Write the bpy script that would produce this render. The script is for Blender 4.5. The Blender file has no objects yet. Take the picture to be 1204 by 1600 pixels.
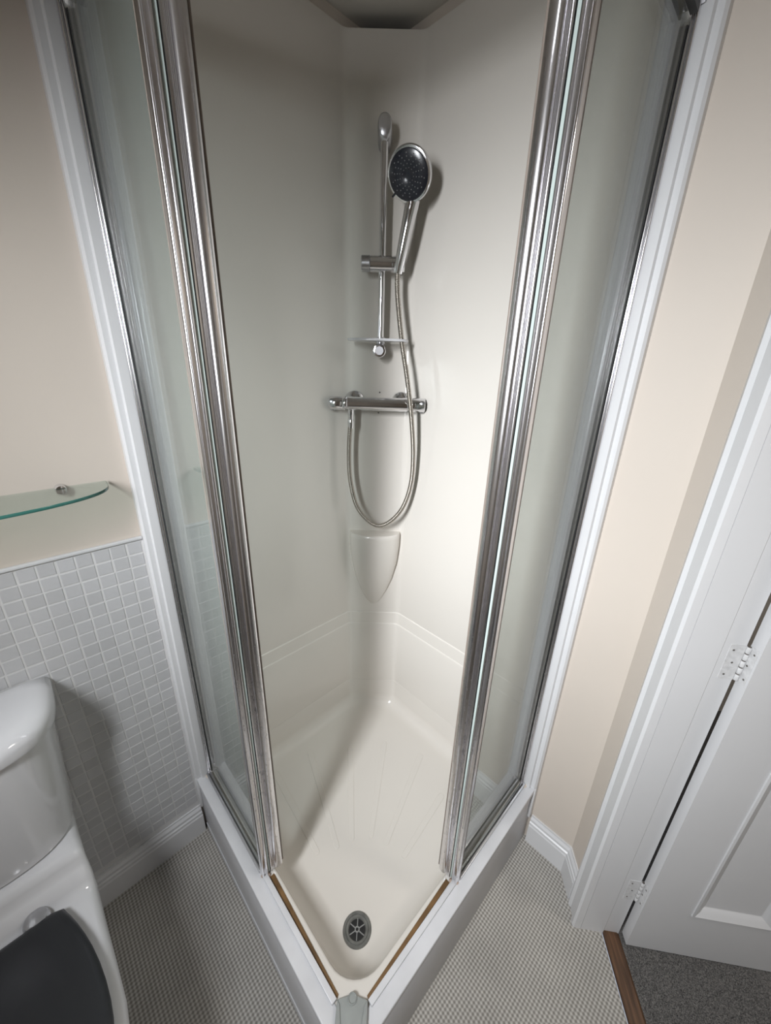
import bpy, bmesh, math, random
from mathutils import Vector, Matrix

random.seed(7)
PI = math.pi
SC = bpy.context.scene
COL = SC.collection

# ------------------------------------------------------------------ camera
cam_d = bpy.data.cameras.new('camera')
cam = bpy.data.objects.new('camera', cam_d)
COL.objects.link(cam)
cam_d.sensor_fit = 'VERTICAL'
cam_d.sensor_height = 36.0
cam_d.lens = 602.89 * 36.0 / 1600.0
cam_d.clip_start = 0.01
CR = Vector((0.69765621, 0.71589229, 0.02782156))
CU = Vector((-0.27374703, 0.23048465, 0.93377695))
CF = Vector((-0.66207128, 0.65907135, -0.35677243))
cm = Matrix((CR, CU, -CF)).transposed().to_4x4()
cm.translation = Vector((1.04483, -0.98740, 1.53362))
cam.matrix_world = cm
SC.camera = cam

# ------------------------------------------------------------------ view, world, daylight
SC.view_settings.view_transform = 'Standard'
SC.view_settings.look = 'None'
SC.view_settings.gamma = 1.0
SC.view_settings.use_curve_mapping = False
SC.view_settings.exposure = 0.0
world = bpy.data.worlds.new('overcast')
SC.world = world
world.use_nodes = True
world.node_tree.nodes['Background'].inputs[0].default_value = (0.75, 0.85, 1.0, 1)
world.node_tree.nodes['Background'].inputs[1].default_value = 0.6

WIN_X0, WIN_X1, WIN_Z0, WIN_Z1 = 0.70, 1.02, 1.38, 2.12
ld = bpy.data.lights.new('window_daylight', 'AREA')
ld.shape = 'RECTANGLE'
ld.size = 0.17
ld.size_y = 0.62
ld.energy = 20.5
ld.spread = math.radians(104)
ld.color = (0.945, 0.97, 1.0)
lo = bpy.data.objects.new('window_daylight', ld)
COL.objects.link(lo)
lo.location = (0.86, -1.70, 1.75)
lo.rotation_euler = (math.radians(90 - 32), 0, math.radians(13))   # faces into the room, a little downward

hd_ = bpy.data.lights.new('hall_fill', 'AREA')      # added unseen fill in the hall, brightens the chrome posts and door face
hd_.shape = 'DISK'
hd_.size = 0.30
hd_.energy = 8.5
hd_.color = (1.0, 0.95, 0.88)
ho_ = bpy.data.objects.new('hall_fill', hd_)
COL.objects.link(ho_)
ho_.location = (1.95, 0.10, 2.33)

SC.cycles.max_bounces = 10
SC.cycles.diffuse_bounces = 6
SC.cycles.glossy_bounces = 6
SC.cycles.transmission_bounces = 8
SC.cycles.transparent_max_bounces = 16
SC.cycles.caustics_reflective = False
SC.cycles.caustics_refractive = False
SC.cycles.use_denoising = True


# ------------------------------------------------------------------ materials
def nodes_of(name):
    m = bpy.data.materials.new(name)
    m.use_nodes = True
    nt = m.node_tree
    return m, nt, nt.nodes['Principled BSDF']


def N(nt, kind, **kw):
    n = nt.nodes.new(kind)
    for k, v in kw.items():
        setattr(n, k, v)
    return n


def mat(name, col, rough=0.5, metal=0.0, var=0.0, vscale=6.0, bump=0.0, bscale=200.0, rvar=0.0, spec=0.5, coat=0.0):
    m, nt, b = nodes_of(name)
    b.inputs['Roughness'].default_value = rough
    b.inputs['Metallic'].default_value = metal
    b.inputs['Specular IOR Level'].default_value = spec
    b.inputs['Coat Weight'].default_value = coat
    b.inputs['Base Color'].default_value = (*col, 1)
    tc = N(nt, 'ShaderNodeTexCoord')
    if var > 0 or rvar > 0:
        nz = N(nt, 'ShaderNodeTexNoise')
        nz.inputs['Scale'].default_value = vscale
        nz.inputs['Detail'].default_value = 5
        nt.links.new(tc.outputs['Object'], nz.inputs['Vector'])
        if var > 0:
            cr = N(nt, 'ShaderNodeValToRGB')
            cr.color_ramp.elements[0].position = 0.3
            cr.color_ramp.elements[1].position = 0.7
            cr.color_ramp.elements[0].color = (*[c * (1 - var) for c in col], 1)
            cr.color_ramp.elements[1].color = (*[min(1, c * (1 + var)) for c in col], 1)
            nt.links.new(nz.outputs['Fac'], cr.inputs['Fac'])
            nt.links.new(cr.outputs['Color'], b.inputs['Base Color'])
        if rvar > 0:
            mr = N(nt, 'ShaderNodeMapRange')
            mr.inputs['From Min'].default_value = 0.3
            mr.inputs['From Max'].default_value = 0.7
            mr.inputs['To Min'].default_value = max(0, rough - rvar)
            mr.inputs['To Max'].default_value = rough + rvar
            nt.links.new(nz.outputs['Fac'], mr.inputs['Value'])
            nt.links.new(mr.outputs['Result'], b.inputs['Roughness'])
    if bump > 0:
        n2 = N(nt, 'ShaderNodeTexNoise')
        n2.inputs['Scale'].default_value = bscale
        n2.inputs['Detail'].default_value = 3
        nt.links.new(tc.outputs['Object'], n2.inputs['Vector'])
        bp = N(nt, 'ShaderNodeBump')
        bp.inputs['Strength'].default_value = bump
        bp.inputs['Distance'].default_value = 0.002
        nt.links.new(n2.outputs['Fac'], bp.inputs['Height'])
        nt.links.new(bp.outputs['Normal'], b.inputs['Normal'])
    return m


M = {}
M['cream_paint'] = mat('cream_paint', (0.56, 0.50, 0.44), 0.6, var=0.02, vscale=2.5, bump=0.06, bscale=90)
M['white_ceiling'] = mat('white_ceiling', (0.58, 0.555, 0.51), 0.7, var=0.02)
M['acrylic'] = mat('cream_acrylic', (0.675, 0.64, 0.594), 0.16, var=0.012, vscale=3, rvar=0.05)
M['gloss_white'] = mat('white_gloss_paint', (0.629, 0.629, 0.637), 0.28, var=0.015, vscale=8, bump=0.05, bscale=60)
M['door_white'] = mat('white_door_paint', (0.612, 0.612, 0.620), 0.35, var=0.012, vscale=5, bump=0.05, bscale=70)
M['ledge_white'] = mat('white_ledge_paint', (0.629, 0.629, 0.646), 0.30, var=0.05, vscale=14, bump=0.15, bscale=45)
M['panel_white'] = mat('white_panel_paint', (0.561, 0.561, 0.578), 0.35, var=0.03, vscale=10)
M['ceramic'] = mat('white_ceramic', (0.646, 0.646, 0.663), 0.08, coat=0.3)
M['seat_black'] = mat('black_seat', (0.016, 0.017, 0.02), 0.35, bump=0.05, bscale=300)
M['chrome'] = mat('chrome', (0.78, 0.78, 0.80), 0.08, metal=1.0, rvar=0.03, vscale=20)
M['satin_chrome'] = mat('satin_chrome', (0.55, 0.55, 0.57), 0.30, metal=1.0)
M['hose_steel'] = mat('hose_steel', (0.46, 0.43, 0.39), 0.3, metal=1.0)
M['black_plastic'] = mat('black_plastic', (0.012, 0.013, 0.018), 0.22)
M['nozzle_grey'] = mat('nozzle_grey', (0.13, 0.13, 0.13), 0.5)
M['gasket'] = mat('dark_gasket', (0.05, 0.05, 0.05), 0.5)
M['seal'] = mat('brownish_seal', (0.21, 0.175, 0.15), 0.4, var=0.15, vscale=30)
M['grout'] = mat('pale_grout', (0.59, 0.585, 0.58), 0.7, var=0.04, vscale=40, bump=0.2, bscale=400)
M['dark_grate'] = mat('grate_grey', (0.25, 0.25, 0.245), 0.35)
M['drain_grey'] = mat('drain_grey', (0.13, 0.13, 0.12), 0.35, var=0.25, vscale=60)
M['drain_black'] = mat('drain_black', (0.006, 0.006, 0.006), 0.6)
M['stain_brown'] = mat('brown_stained_sealant', (0.15, 0.080, 0.028), 0.55, var=0.35, vscale=25, bump=0.3, bscale=150)
M['stain_pink'] = mat('grimy_sealant', (0.36, 0.27, 0.22), 0.6, var=0.35, vscale=60, bump=0.5, bscale=200)
M['corner_plastic'] = mat('grey_corner_plastic', (0.29, 0.305, 0.295), 0.4, var=0.08, vscale=30)
M['old_white'] = mat('yellowed_white', (0.62, 0.55, 0.48), 0.5, var=0.1, vscale=40)
M['hinge_paint'] = mat('painted_hinge', (0.58, 0.578, 0.58), 0.4, var=0.12, vscale=120)
M['shade_black'] = mat('shade_black', (0.012, 0.011, 0.010), 0.8)  # near-black colour standing in for shade above the back panel
M['screw_dark'] = mat('dark_screw', (0.10, 0.09, 0.08), 0.5)
M['hall_wall'] = mat('hall_wall', (0.60, 0.56, 0.51), 0.7, var=0.02)
M['room_wall'] = mat('room_wall', (0.56, 0.50, 0.44), 0.7, var=0.02)
M['acrylic_clear'] = mat('frosted_shelf', (0.62, 0.62, 0.64), 0.2)


def chrome_aged():
    # bright above, limescale speckle and dulling towards the wet foot
    m, nt, b = nodes_of('aged_chrome')
    b.inputs['Metallic'].default_value = 1.0
    tc = N(nt, 'ShaderNodeTexCoord')
    mp = N(nt, 'ShaderNodeMapping')
    mp.inputs['Scale'].default_value = (1, 1, 0.45)
    nt.links.new(tc.outputs['Object'], mp.inputs['Vector'])
    nz = N(nt, 'ShaderNodeTexNoise')
    nz.inputs['Scale'].default_value = 160
    nz.inputs['Detail'].default_value = 6
    nz.inputs['Roughness'].default_value = 0.7
    nt.links.new(mp.outputs['Vector'], nz.inputs['Vector'])
    sp = N(nt, 'ShaderNodeSeparateXYZ')
    nt.links.new(tc.outputs['Object'], sp.inputs['Vector'])
    mr = N(nt, 'ShaderNodeMapRange')
    mr.inputs['From Min'].default_value = 1.35
    mr.inputs['From Max'].default_value = 0.9
    mr.inputs['To Min'].default_value = 0.0
    mr.inputs['To Max'].default_value = 1.0
    nt.links.new(sp.outputs['Z'], mr.inputs['Value'])
    cr = N(nt, 'ShaderNodeValToRGB')
    cr.color_ramp.elements[0].position = 0.52
    cr.color_ramp.elements[1].position = 0.72
    cr.color_ramp.elements[0].color = (0, 0, 0, 1)
    cr.color_ramp.elements[1].color = (1, 1, 1, 1)
    nt.links.new(nz.outputs['Fac'], cr.inputs['Fac'])
    mu = N(nt, 'ShaderNodeMath', operation='MULTIPLY')
    nt.links.new(cr.outputs['Color'], mu.inputs[0])
    nt.links.new(mr.outputs['Result'], mu.inputs[1])
    r = N(nt, 'ShaderNodeMapRange')
    r.inputs['To Min'].default_value = 0.20
    r.inputs['To Max'].default_value = 0.36
    nt.links.new(mu.outputs[0], r.inputs['Value'])
    nt.links.new(r.outputs['Result'], b.inputs['Roughness'])
    mx = N(nt, 'ShaderNodeMix', data_type='RGBA')
    mx.inputs['A'].default_value = (0.82, 0.81, 0.83, 1)
    mx.inputs['B'].default_value = (0.50, 0.49, 0.50, 1)
    nt.links.new(mu.outputs[0], mx.inputs['Factor'])
    nt.links.new(mx.outputs['Result'], b.inputs['Base Color'])
    return m


M['aged_chrome'] = chrome_aged()


def glass(name, tint, haze, haze_col=(0.75, 0.82, 0.80)):
    # thin architectural pane: straight-through tint, Fresnel mirror, a light film of limescale
    m = bpy.data.materials.new(name)
    m.use_nodes = True
    nt = m.node_tree
    nt.nodes.remove(nt.nodes['Principled BSDF'])
    out = nt.nodes['Material Output']
    tr = N(nt, 'ShaderNodeBsdfTransparent')
    tr.inputs['Color'].default_value = (*tint, 1)
    gl = N(nt, 'ShaderNodeBsdfGlossy')
    gl.inputs['Roughness'].default_value = 0.02
    d1 = N(nt, 'ShaderNodeBsdfDiffuse')
    d1.inputs['Color'].default_value = (*haze_col, 1)
    d2 = N(nt, 'ShaderNodeBsdfTranslucent')
    d2.inputs['Color'].default_value = (*haze_col, 1)
    df = N(nt, 'ShaderNodeMixShader')
    df.inputs['Fac'].default_value = 0.5
    nt.links.new(d1.outputs[0], df.inputs[1])
    nt.links.new(d2.outputs[0], df.inputs[2])
    fr = N(nt, 'ShaderNodeFresnel')
    ge = N(nt, 'ShaderNodeNewGeometry')      # same mirror strength on the entry and exit face of the pane
    io = N(nt, 'ShaderNodeMapRange')
    io.inputs['To Min'].default_value = 1.5
    io.inputs['To Max'].default_value = 1 / 1.5
    nt.links.new(ge.outputs['Backfacing'], io.inputs['Value'])
    nt.links.new(io.outputs['Result'], fr.inputs['IOR'])
    nz = N(nt, 'ShaderNodeTexNoise')
    tc = N(nt, 'ShaderNodeTexCoord')
    mp = N(nt, 'ShaderNodeMapping')
    mp.inputs['Scale'].default_value = (1, 1, 0.3)
    nt.links.new(tc.outputs['Object'], mp.inputs['Vector'])
    nt.links.new(mp.outputs['Vector'], nz.inputs['Vector'])
    nz.inputs['Scale'].default_value = 14
    nz.inputs['Detail'].default_value = 4
    mr = N(nt, 'ShaderNodeMapRange')
    mr.inputs['From Min'].default_value = 0.3
    mr.inputs['From Max'].default_value = 0.7
    mr.inputs['To Min'].default_value = haze * 0.85
    mr.inputs['To Max'].default_value = haze * 1.15
    nt.links.new(nz.outputs['Fac'], mr.inputs['Value'])
    m1 = N(nt, 'ShaderNodeMixShader')
    nt.links.new(mr.outputs['Result'], m1.inputs['Fac'])
    nt.links.new(tr.outputs[0], m1.inputs[1])
    nt.links.new(df.outputs[0], m1.inputs[2])
    m2 = N(nt, 'ShaderNodeMixShader')
    nt.links.new(fr.outputs[0], m2.inputs['Fac'])
    nt.links.new(m1.outputs[0], m2.inputs[1])
    nt.links.new(gl.outputs[0], m2.inputs[2])
    nt.links.new(m2.outputs[0], out.inputs['Surface'])
    return m


M['screen_glass'] = glass('screen_glass', (0.95, 0.967, 0.962), 0.115, (0.50, 0.55, 0.53))
M['shelf_glass'] = glass('shelf_glass', (0.92, 0.965, 0.948), 0.02)
M['window_glass'] = glass('window_glass', (0.98, 0.985, 0.985), 0.0)
M['pane_edge'] = mat('pale_pane_edge', (0.40, 0.46, 0.44), 0.3)
M['glass_edge'] = mat('green_glass_edge', (0.035, 0.13, 0.11), 0.12)


def tile_mat():
    m, nt, b = nodes_of('mosaic_tile')
    b.inputs['Roughness'].default_value = 0.3
    oi = N(nt, 'ShaderNodeObjectInfo')
    tc = N(nt, 'ShaderNodeTexCoord')
    nz = N(nt, 'ShaderNodeTexNoise')
    nz.inputs['Scale'].default_value = 60
    nz.inputs['Detail'].default_value = 5
    nt.links.new(tc.outputs['Object'], nz.inputs['Vector'])
    ad = N(nt, 'ShaderNodeMath', operation='MULTIPLY_ADD')
    nt.links.new(nz.outputs['Fac'], ad.inputs[0])
    ad.inputs[1].default_value = 0.6
    nt.links.new(oi.outputs['Random'], ad.inputs[2])
    cr = N(nt, 'ShaderNodeValToRGB')
    cr.color_ramp.elements[0].position = 0.1
    cr.color_ramp.elements[1].position = 1.4 / 1.6
    cr.color_ramp.elements[0].color = (0.455, 0.455, 0.46, 1)
    cr.color_ramp.elements[1].color = (0.51, 0.51, 0.52, 1)
    mu = N(nt, 'ShaderNodeMath', operation='DIVIDE')
    nt.links.new(ad.outputs[0], mu.inputs[0])
    mu.inputs[1].default_value = 1.6
    nt.links.new(mu.outputs[0], cr.inputs['Fac'])
    nt.links.new(cr.outputs['Color'], b.inputs['Base Color'])
    return m


M['tile'] = tile_mat()


def vinyl_mat():
    m, nt, b = nodes_of('woven_vinyl')
    b.inputs['Roughness'].default_value = 0.55
    tc = N(nt, 'ShaderNodeTexCoord')
    sp = N(nt, 'ShaderNodeSeparateXYZ')
    nt.links.new(tc.outputs['Object'], sp.inputs['Vector'])
    outs = []
    for op in ('ADD', 'SUBTRACT'):
        c = N(nt, 'ShaderNodeMath', operation=op)
        nt.links.new(sp.outputs['X'], c.inputs[0])
        nt.links.new(sp.outputs['Y'], c.inputs[1])
        a = N(nt, 'ShaderNodeMath', operation='MULTIPLY')
        nt.links.new(c.outputs[0], a.inputs[0])
        a.inputs[1].default_value = PI / 0.0063 / 2 ** .5
        s = N(nt, 'ShaderNodeMath', operation='SINE')
        nt.links.new(a.outputs[0], s.inputs[0])
        outs.append(s)
    p = N(nt, 'ShaderNodeMath', operation='MULTIPLY')
    nt.links.new(outs[0].outputs[0], p.inputs[0])
    nt.links.new(outs[1].outputs[0], p.inputs[1])
    mr = N(nt, 'ShaderNodeMapRange')
    mr.inputs['From Min'].default_value = -0.7
    mr.inputs['From Max'].default_value = 0.8
    nt.links.new(p.outputs[0], mr.inputs['Value'])
    cr = N(nt, 'ShaderNodeValToRGB')
    cr.color_ramp.elements[0].color = (0.215, 0.20, 0.18, 1)
    cr.color_ramp.elements[1].color = (0.52, 0.50, 0.465, 1)
    nt.links.new(mr.outputs['Result'], cr.inputs['Fac'])
    nz = N(nt, 'ShaderNodeTexNoise')
    nz.inputs['Scale'].default_value = 7
    nz.inputs['Detail'].default_value = 4
    nt.links.new(tc.outputs['Object'], nz.inputs['Vector'])
    m2 = N(nt, 'ShaderNodeMapRange')
    m2.inputs['From Min'].default_value = 0.3
    m2.inputs['From Max'].default_value = 0.7
    m2.inputs['To Min'].default_value = 0.88
    m2.inputs['To Max'].default_value = 1.1
    nt.links.new(nz.outputs['Fac'], m2.inputs['Value'])
    mx = N(nt, 'ShaderNodeMix', data_type='RGBA', blend_type='MULTIPLY')
    mx.inputs['Factor'].default_value = 1
    nt.links.new(cr.outputs['Color'], mx.inputs['A'])
    nt.links.new(m2.outputs['Result'], mx.inputs['B'])
    nt.links.new(mx.outputs['Result'], b.inputs['Base Color'])
    bp = N(nt, 'ShaderNodeBump')
    bp.inputs['Strength'].default_value = 0.5
    bp.inputs['Distance'].default_value = 0.001
    nt.links.new(p.outputs[0], bp.inputs['Height'])
    nt.links.new(bp.outputs['Normal'], b.inputs['Normal'])
    return m


M['vinyl'] = vinyl_mat()


def carpet_mat():
    m, nt, b = nodes_of('grey_carpet')
    b.inputs['Roughness'].default_value = 0.95
    tc = N(nt, 'ShaderNodeTexCoord')
    nz = N(nt, 'ShaderNodeTexNoise')
    nz.inputs['Scale'].default_value = 380
    nz.inputs['Detail'].default_value = 5
    nz.inputs['Roughness'].default_value = 0.75
    nt.links.new(tc.outputs['Object'], nz.inputs['Vector'])
    cr = N(nt, 'ShaderNodeValToRGB')
    cr.color_ramp.elements[0].position = 0.36
    cr.color_ramp.elements[1].position = 0.66
    cr.color_ramp.elements[0].color = (0.022, 0.021, 0.022, 1)
    cr.color_ramp.elements[1].color = (0.215, 0.205, 0.195, 1)
    nt.links.new(nz.outputs['Fac'], cr.inputs['Fac'])
    nt.links.new(cr.outputs['Color'], b.inputs['Base Color'])
    return m


M['carpet'] = carpet_mat()


def wood_mat():
    m, nt, b = nodes_of('dark_wood')
    b.inputs['Roughness'].default_value = 0.42
    tc = N(nt, 'ShaderNodeTexCoord')
    mp = N(nt, 'ShaderNodeMapping')
    mp.vector_type = 'TEXTURE'
    mp.inputs['Rotation'].default_value = (0, 0, math.radians(-51.9))
    mp.inputs['Scale'].default_value = (1 / 4, 1 / 60, 1 / 60)
    nt.links.new(tc.outputs['Object'], mp.inputs['Vector'])
    nz = N(nt, 'ShaderNodeTexNoise')
    nz.inputs['Scale'].default_value = 2
    nz.inputs['Detail'].default_value = 6
    nt.links.new(mp.outputs['Vector'], nz.inputs['Vector'])
    cr = N(nt, 'ShaderNodeValToRGB')
    cr.color_ramp.elements[0].position = 0.3
    cr.color_ramp.elements[1].position = 0.75
    cr.color_ramp.elements[0].color = (0.045, 0.021, 0.010, 1)
    cr.color_ramp.elements[1].color = (0.16, 0.082, 0.042, 1)
    nt.links.new(nz.outputs['Fac'], cr.inputs['Fac'])
    nt.links.new(cr.outputs['Color'], b.inputs['Base Color'])
    return m


M['wood'] = wood_mat()


# ------------------------------------------------------------------ geometry helpers
class MB:
    """Collects shapes in world coordinates, then becomes ONE mesh object."""

    def __init__(self):
        self.v, self.f = [], []

    def add(self, verts, faces):
        k = len(self.v)
        self.v += [tuple(p) for p in verts]
        self.f += [tuple(i + k for i in q) for q in faces]
        return self

    def box(self, x0, x1, y0, y1, z0, z1, fn=None):
        vs = [(x, y, z) for z in (z0, z1) for (x, y) in ((x0, y0), (x1, y0), (x1, y1), (x0, y1))]
        if fn:
            vs = [fn(*p) for p in vs]
        return self.add(vs, [(0, 3, 2, 1), (4, 5, 6, 7), (0, 1, 5, 4), (1, 2, 6, 5), (2, 3, 7, 6), (3, 0, 4, 7)])

    def prism(self, pts, z0, z1, fn=None):
        n = len(pts)
        vs = [(x, y, z0) for x, y in pts] + [(x, y, z1) for x, y in pts]
        if fn:
            vs = [fn(*p) for p in vs]
        fs = [tuple(range(n))[::-1], tuple(range(n, 2 * n))]
        fs += [(i, (i + 1) % n, n + (i + 1) % n, n + i) for i in range(n)]
        return self.add(vs, fs)

    def loft(self, rings, closed=True, cap0=False, cap1=False):
        n = len(rings[0])
        vs = [p for r in rings for p in r]
        fs = []
        for a in range(len(rings) - 1):
            for i in range(n if closed else n - 1):
                j = (i + 1) % n
                fs.append((a * n + i, a * n + j, (a + 1) * n + j, (a + 1) * n + i))
        if cap0:
            fs.append(tuple(range(n))[::-1])
        if cap1:
            fs.append(tuple(range((len(rings) - 1) * n, len(rings) * n)))
        return self.add(vs, fs)

    def lathe(self, c, axis, prof, seg=24, cap0=True, cap1=True, sx=1.0, up=None):
        """prof: list of (radius, distance along axis)."""
        ax = Vector(axis).normalized()
        h = Vector(up) if up else (Vector((0, 0, 1)) if abs(ax.z) < 0.9 else Vector((1, 0, 0)))
        e1 = (h - ax * h.dot(ax)).normalized()
        e2 = ax.cross(e1)
        c = Vector(c)
        rings = []
        for r, d in prof:
            rings.append([tuple(c + ax * d + e1 * (r * math.cos(t)) + e2 * (r * sx * math.sin(t)))
                          for t in [2 * PI * i / seg for i in range(seg)]])
        return self.loft(rings, True, cap0, cap1)

    def tube(self, pts, rad, seg=10, cap=True):
        pts = [Vector(p) for p in pts]
        rads = rad if isinstance(rad, (list, tuple)) else [rad] * len(pts)
        t = (pts[1] - pts[0]).normalized()
        h = Vector((0, 0, 1)) if abs(t.z) < 0.9 else Vector((1, 0, 0))
        e1 = (h - t * h.dot(t)).normalized()
        rings = []
        for i, p in enumerate(pts):
            a = pts[max(0, i - 1)]
            b = pts[min(len(pts) - 1, i + 1)]
            t = (b - a).normalized()
            e1 = (e1 - t * e1.dot(t)).normalized()
            e2 = t.cross(e1)
            rings.append([tuple(p + (e1 * math.cos(u) + e2 * math.sin(u)) * rads[i])
                          for u in [2 * PI * k / seg for k in range(seg)]])
        return self.loft(rings, True, cap, cap)

    def build(self, name, m, parent=None, smooth=35, bevel=0.0, bseg=2, recalc=True, subsurf=0):
        me = bpy.data.meshes.new(name)
        me.from_pydata(self.v, [], self.f)
        bm = bmesh.new()
        bm.from_mesh(me)
        bmesh.ops.remove_doubles(bm, verts=bm.verts, dist=1e-6)
        if bevel > 0:
            es = [e for e in bm.edges if len(e.link_faces) == 2 and e.calc_face_angle(0) > math.radians(30)]
            bmesh.ops.bevel(bm, geom=es, offset=bevel, segments=bseg, affect='EDGES', profile=0.5, clamp_overlap=True)
        if recalc:
            bmesh.ops.recalc_face_normals(bm, faces=bm.faces)
        bm.to_mesh(me)
        bm.free()
        if smooth:
            me.shade_smooth()
            me.set_sharp_from_angle(angle=math.radians(smooth))
        me.materials.append(m)
        o = bpy.data.objects.new(name, me)
        COL.objects.link(o)
        if parent:
            attach(o, parent)
        if subsurf:
            s = o.modifiers.new('subdivision', 'SUBSURF')
            s.levels = s.render_levels = subsurf
        return o


def world_loc(o):
    v = Vector(o.location)
    if o.parent:
        v = v + o.matrix_parent_inverse.translation + world_loc(o.parent)
    return v


def attach(o, parent):
    o.parent = parent
    o.matrix_parent_inverse = Matrix.Translation(-world_loc(parent))


def thing(name, label, cat, loc=(0, 0, 0), group=None):
    o = bpy.data.objects.new(name, None)
    COL.objects.link(o)
    o.location = loc
    o.empty_display_size = 0.05
    o['label'] = label
    o['category'] = cat
    if group:
        o['group'] = group
    return o


def tag(o, label=None, cat=None, group=None, kind=None):
    if label:
        o['label'] = label
    if cat:
        o['category'] = cat
    if group:
        o['group'] = group
    if kind:
        o['kind'] = kind
    return o


def fillet(pts, radii, seg=6, closed=True):
    out = []
    n = len(pts)
    for i in range(n):
        p = Vector(pts[i])
        r = radii[i] if isinstance(radii, (list, tuple)) else radii
        if r <= 0 or (not closed and i in (0, n - 1)):
            out.append((p.x, p.y))
            continue
        a = (Vector(pts[i - 1]) - p).normalized()
        b = (Vector(pts[(i + 1) % n]) - p).normalized()
        ang = a.angle(b)
        d = r / math.tan(ang / 2)
        c = p + (a + b).normalized() * (r / math.sin(ang / 2))
        s, e = p + a * d - c, p + b * d - c
        tot = PI - ang
        cr = 1 if s.x * e.y - s.y * e.x > 0 else -1
        for k in range(seg + 1):
            t = cr * tot * k / seg
            out.append((c.x + s.x * math.cos(t) - s.y * math.sin(t), c.y + s.x * math.sin(t) + s.y * math.cos(t)))
    return out


def catmull(pts, per=8):
    P = [Vector(p) for p in pts]
    P = [P[0] * 2 - P[1]] + P + [P[-1] * 2 - P[-2]]
    out = []
    for i in range(1, len(P) - 2):
        for k in range(per):
            t = k / per
            a, b, c, d = P[i - 1:i + 3]
            out.append(0.5 * ((2 * b) + (c - a) * t + (2 * a - 5 * b + 4 * c - d) * t * t + (3 * b - a - 3 * c + d) * t ** 3))
    out.append(P[-2])
    return out


# frames: LEFT side of the enclosure (u = x, v = y), RIGHT side mirrored across the diagonal
def LEFT(u, v, z):
    return (u, v, z)


def RIGHT(u, v, z):
    return (-v, -u, z)


# door wall: w runs along the wall towards the camera, n points out to the hall
WD = Vector((0.617, -0.787))
ND = Vector((0.787, 0.617))


def DW(w, n, z):
    return (WD.x * w + ND.x * n, WD.y * w + ND.y * n, z)


# chamfered back panel of the shower: t to the right, o out of the panel
CH = 0.165


def CP(t, o, z):
    return (CH / 2 + t / 2 ** .5 + o / 2 ** .5, -CH / 2 + t / 2 ** .5 - o / 2 ** .5, z)


CP_OUT = (1 / 2 ** .5, -1 / 2 ** .5, 0)
CP_RIGHT = (1 / 2 ** .5, 1 / 2 ** .5, 0)
CEIL = 2.342
KERB = 0.255

# ------------------------------------------------------------------ room shell
tag(MB().prism([(-0.1, 0.1), (-0.1, -2.0), (2.4, -2.0), (2.4, -1.5), DW(1.42, 0.80, 0)[:2], DW(0.70, 0.80, 0)[:2], (0.95, 0.1)], -0.05, 0.0)
    .build('floor', M['vinyl'], smooth=0), 'beige and grey woven-pattern vinyl floor around the shower', 'floor', kind='structure')
tag(MB().prism([(-0.1, 0.1), (-0.1, -2.0), (3.6, -2.0), (3.6, 2.2), (-0.1, 2.2)], CEIL, CEIL + 0.1)
    .build('ceiling', M['white_ceiling'], smooth=0), 'dim cream ceiling above the shower', 'ceiling', kind='structure')

wall_left = MB().box(-0.1, 0, -2.0, 0.1, 0, CEIL).build('wall_left', M['cream_paint'], smooth=0)
tag(wall_left, 'cream painted wall with white mosaic tiled lower half behind toilet', 'wall', kind='structure')
wall_right = MB().prism([(0.0, 0.0), (0.938, 0.0), DW(0.60, 0.85, 0)[:2], (0.0, 0.1)], 0, CEIL).build('wall_right', M['cream_paint'], smooth=0)
tag(wall_right, 'plain cream wall between the shower and the door', 'wall', kind='structure')
wd = MB()
wd.prism([(0.938, 0.0), DW(0.70, 0.74, 0)[:2], DW(0.70, 0.85, 0)[:2], DW(0.60, 0.85, 0)[:2]], 0, CEIL)
wd.prism([DW(0.70, 0.74, 0)[:2], DW(1.44, 0.74, 0)[:2], DW(1.44, 0.85, 0)[:2], DW(0.70, 0.85, 0)[:2]], 2.03, CEIL)
wd.prism([DW(1.44, 0.74, 0)[:2], DW(2.15, 0.74, 0)[:2], DW(2.15, 0.85, 0)[:2], DW(1.44, 0.85, 0)[:2]], 0, CEIL)
tag(wd.build('wall_door', M['cream_paint'], smooth=0), 'angled cream wall that holds the doorway', 'wall', kind='structure')
tag(MB().box(1.9, 2.0, -2.0, -1.24, 0, CEIL).build('wall_side', M['room_wall'], smooth=0), 'cream wall behind the camera', 'wall', kind='structure')
wb = MB()
wb.box(0, WIN_X0, -1.84, -1.64, 0, CEIL)
wb.box(WIN_X1, 1.9, -1.84, -1.64, 0, CEIL)
wb.box(WIN_X0, WIN_X1, -1.84, -1.64, 0, WIN_Z0)
wb.box(WIN_X0, WIN_X1, -1.84, -1.64, WIN_Z1, CEIL)
tag(wb.build('wall_back', M['room_wall'], smooth=0), 'cream wall with the window, behind the camera', 'wall', kind='structure')
# hall beyond the door
wh = MB()
wh.prism([DW(-0.3, 2.1, 0)[:2], DW(2.2, 2.1, 0)[:2], DW(2.2, 2.2, 0)[:2], DW(-0.3, 2.2, 0)[:2]], 0, CEIL)
wh.prism([DW(-0.3, 0.85, 0)[:2], DW(-0.2, 0.85, 0)[:2], DW(-0.2, 2.1, 0)[:2], DW(-0.3, 2.1, 0)[:2]], 0, CEIL)
wh.prism([DW(2.1, 0.85, 0)[:2], DW(2.2, 0.85, 0)[:2], DW(2.2, 2.1, 0)[:2], DW(2.1, 2.1, 0)[:2]], 0, CEIL)
tag(wh.build('wall_hall', M['hall_wall'], smooth=0), 'hall wall hidden beyond the open door', 'wall', kind='structure')

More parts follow.
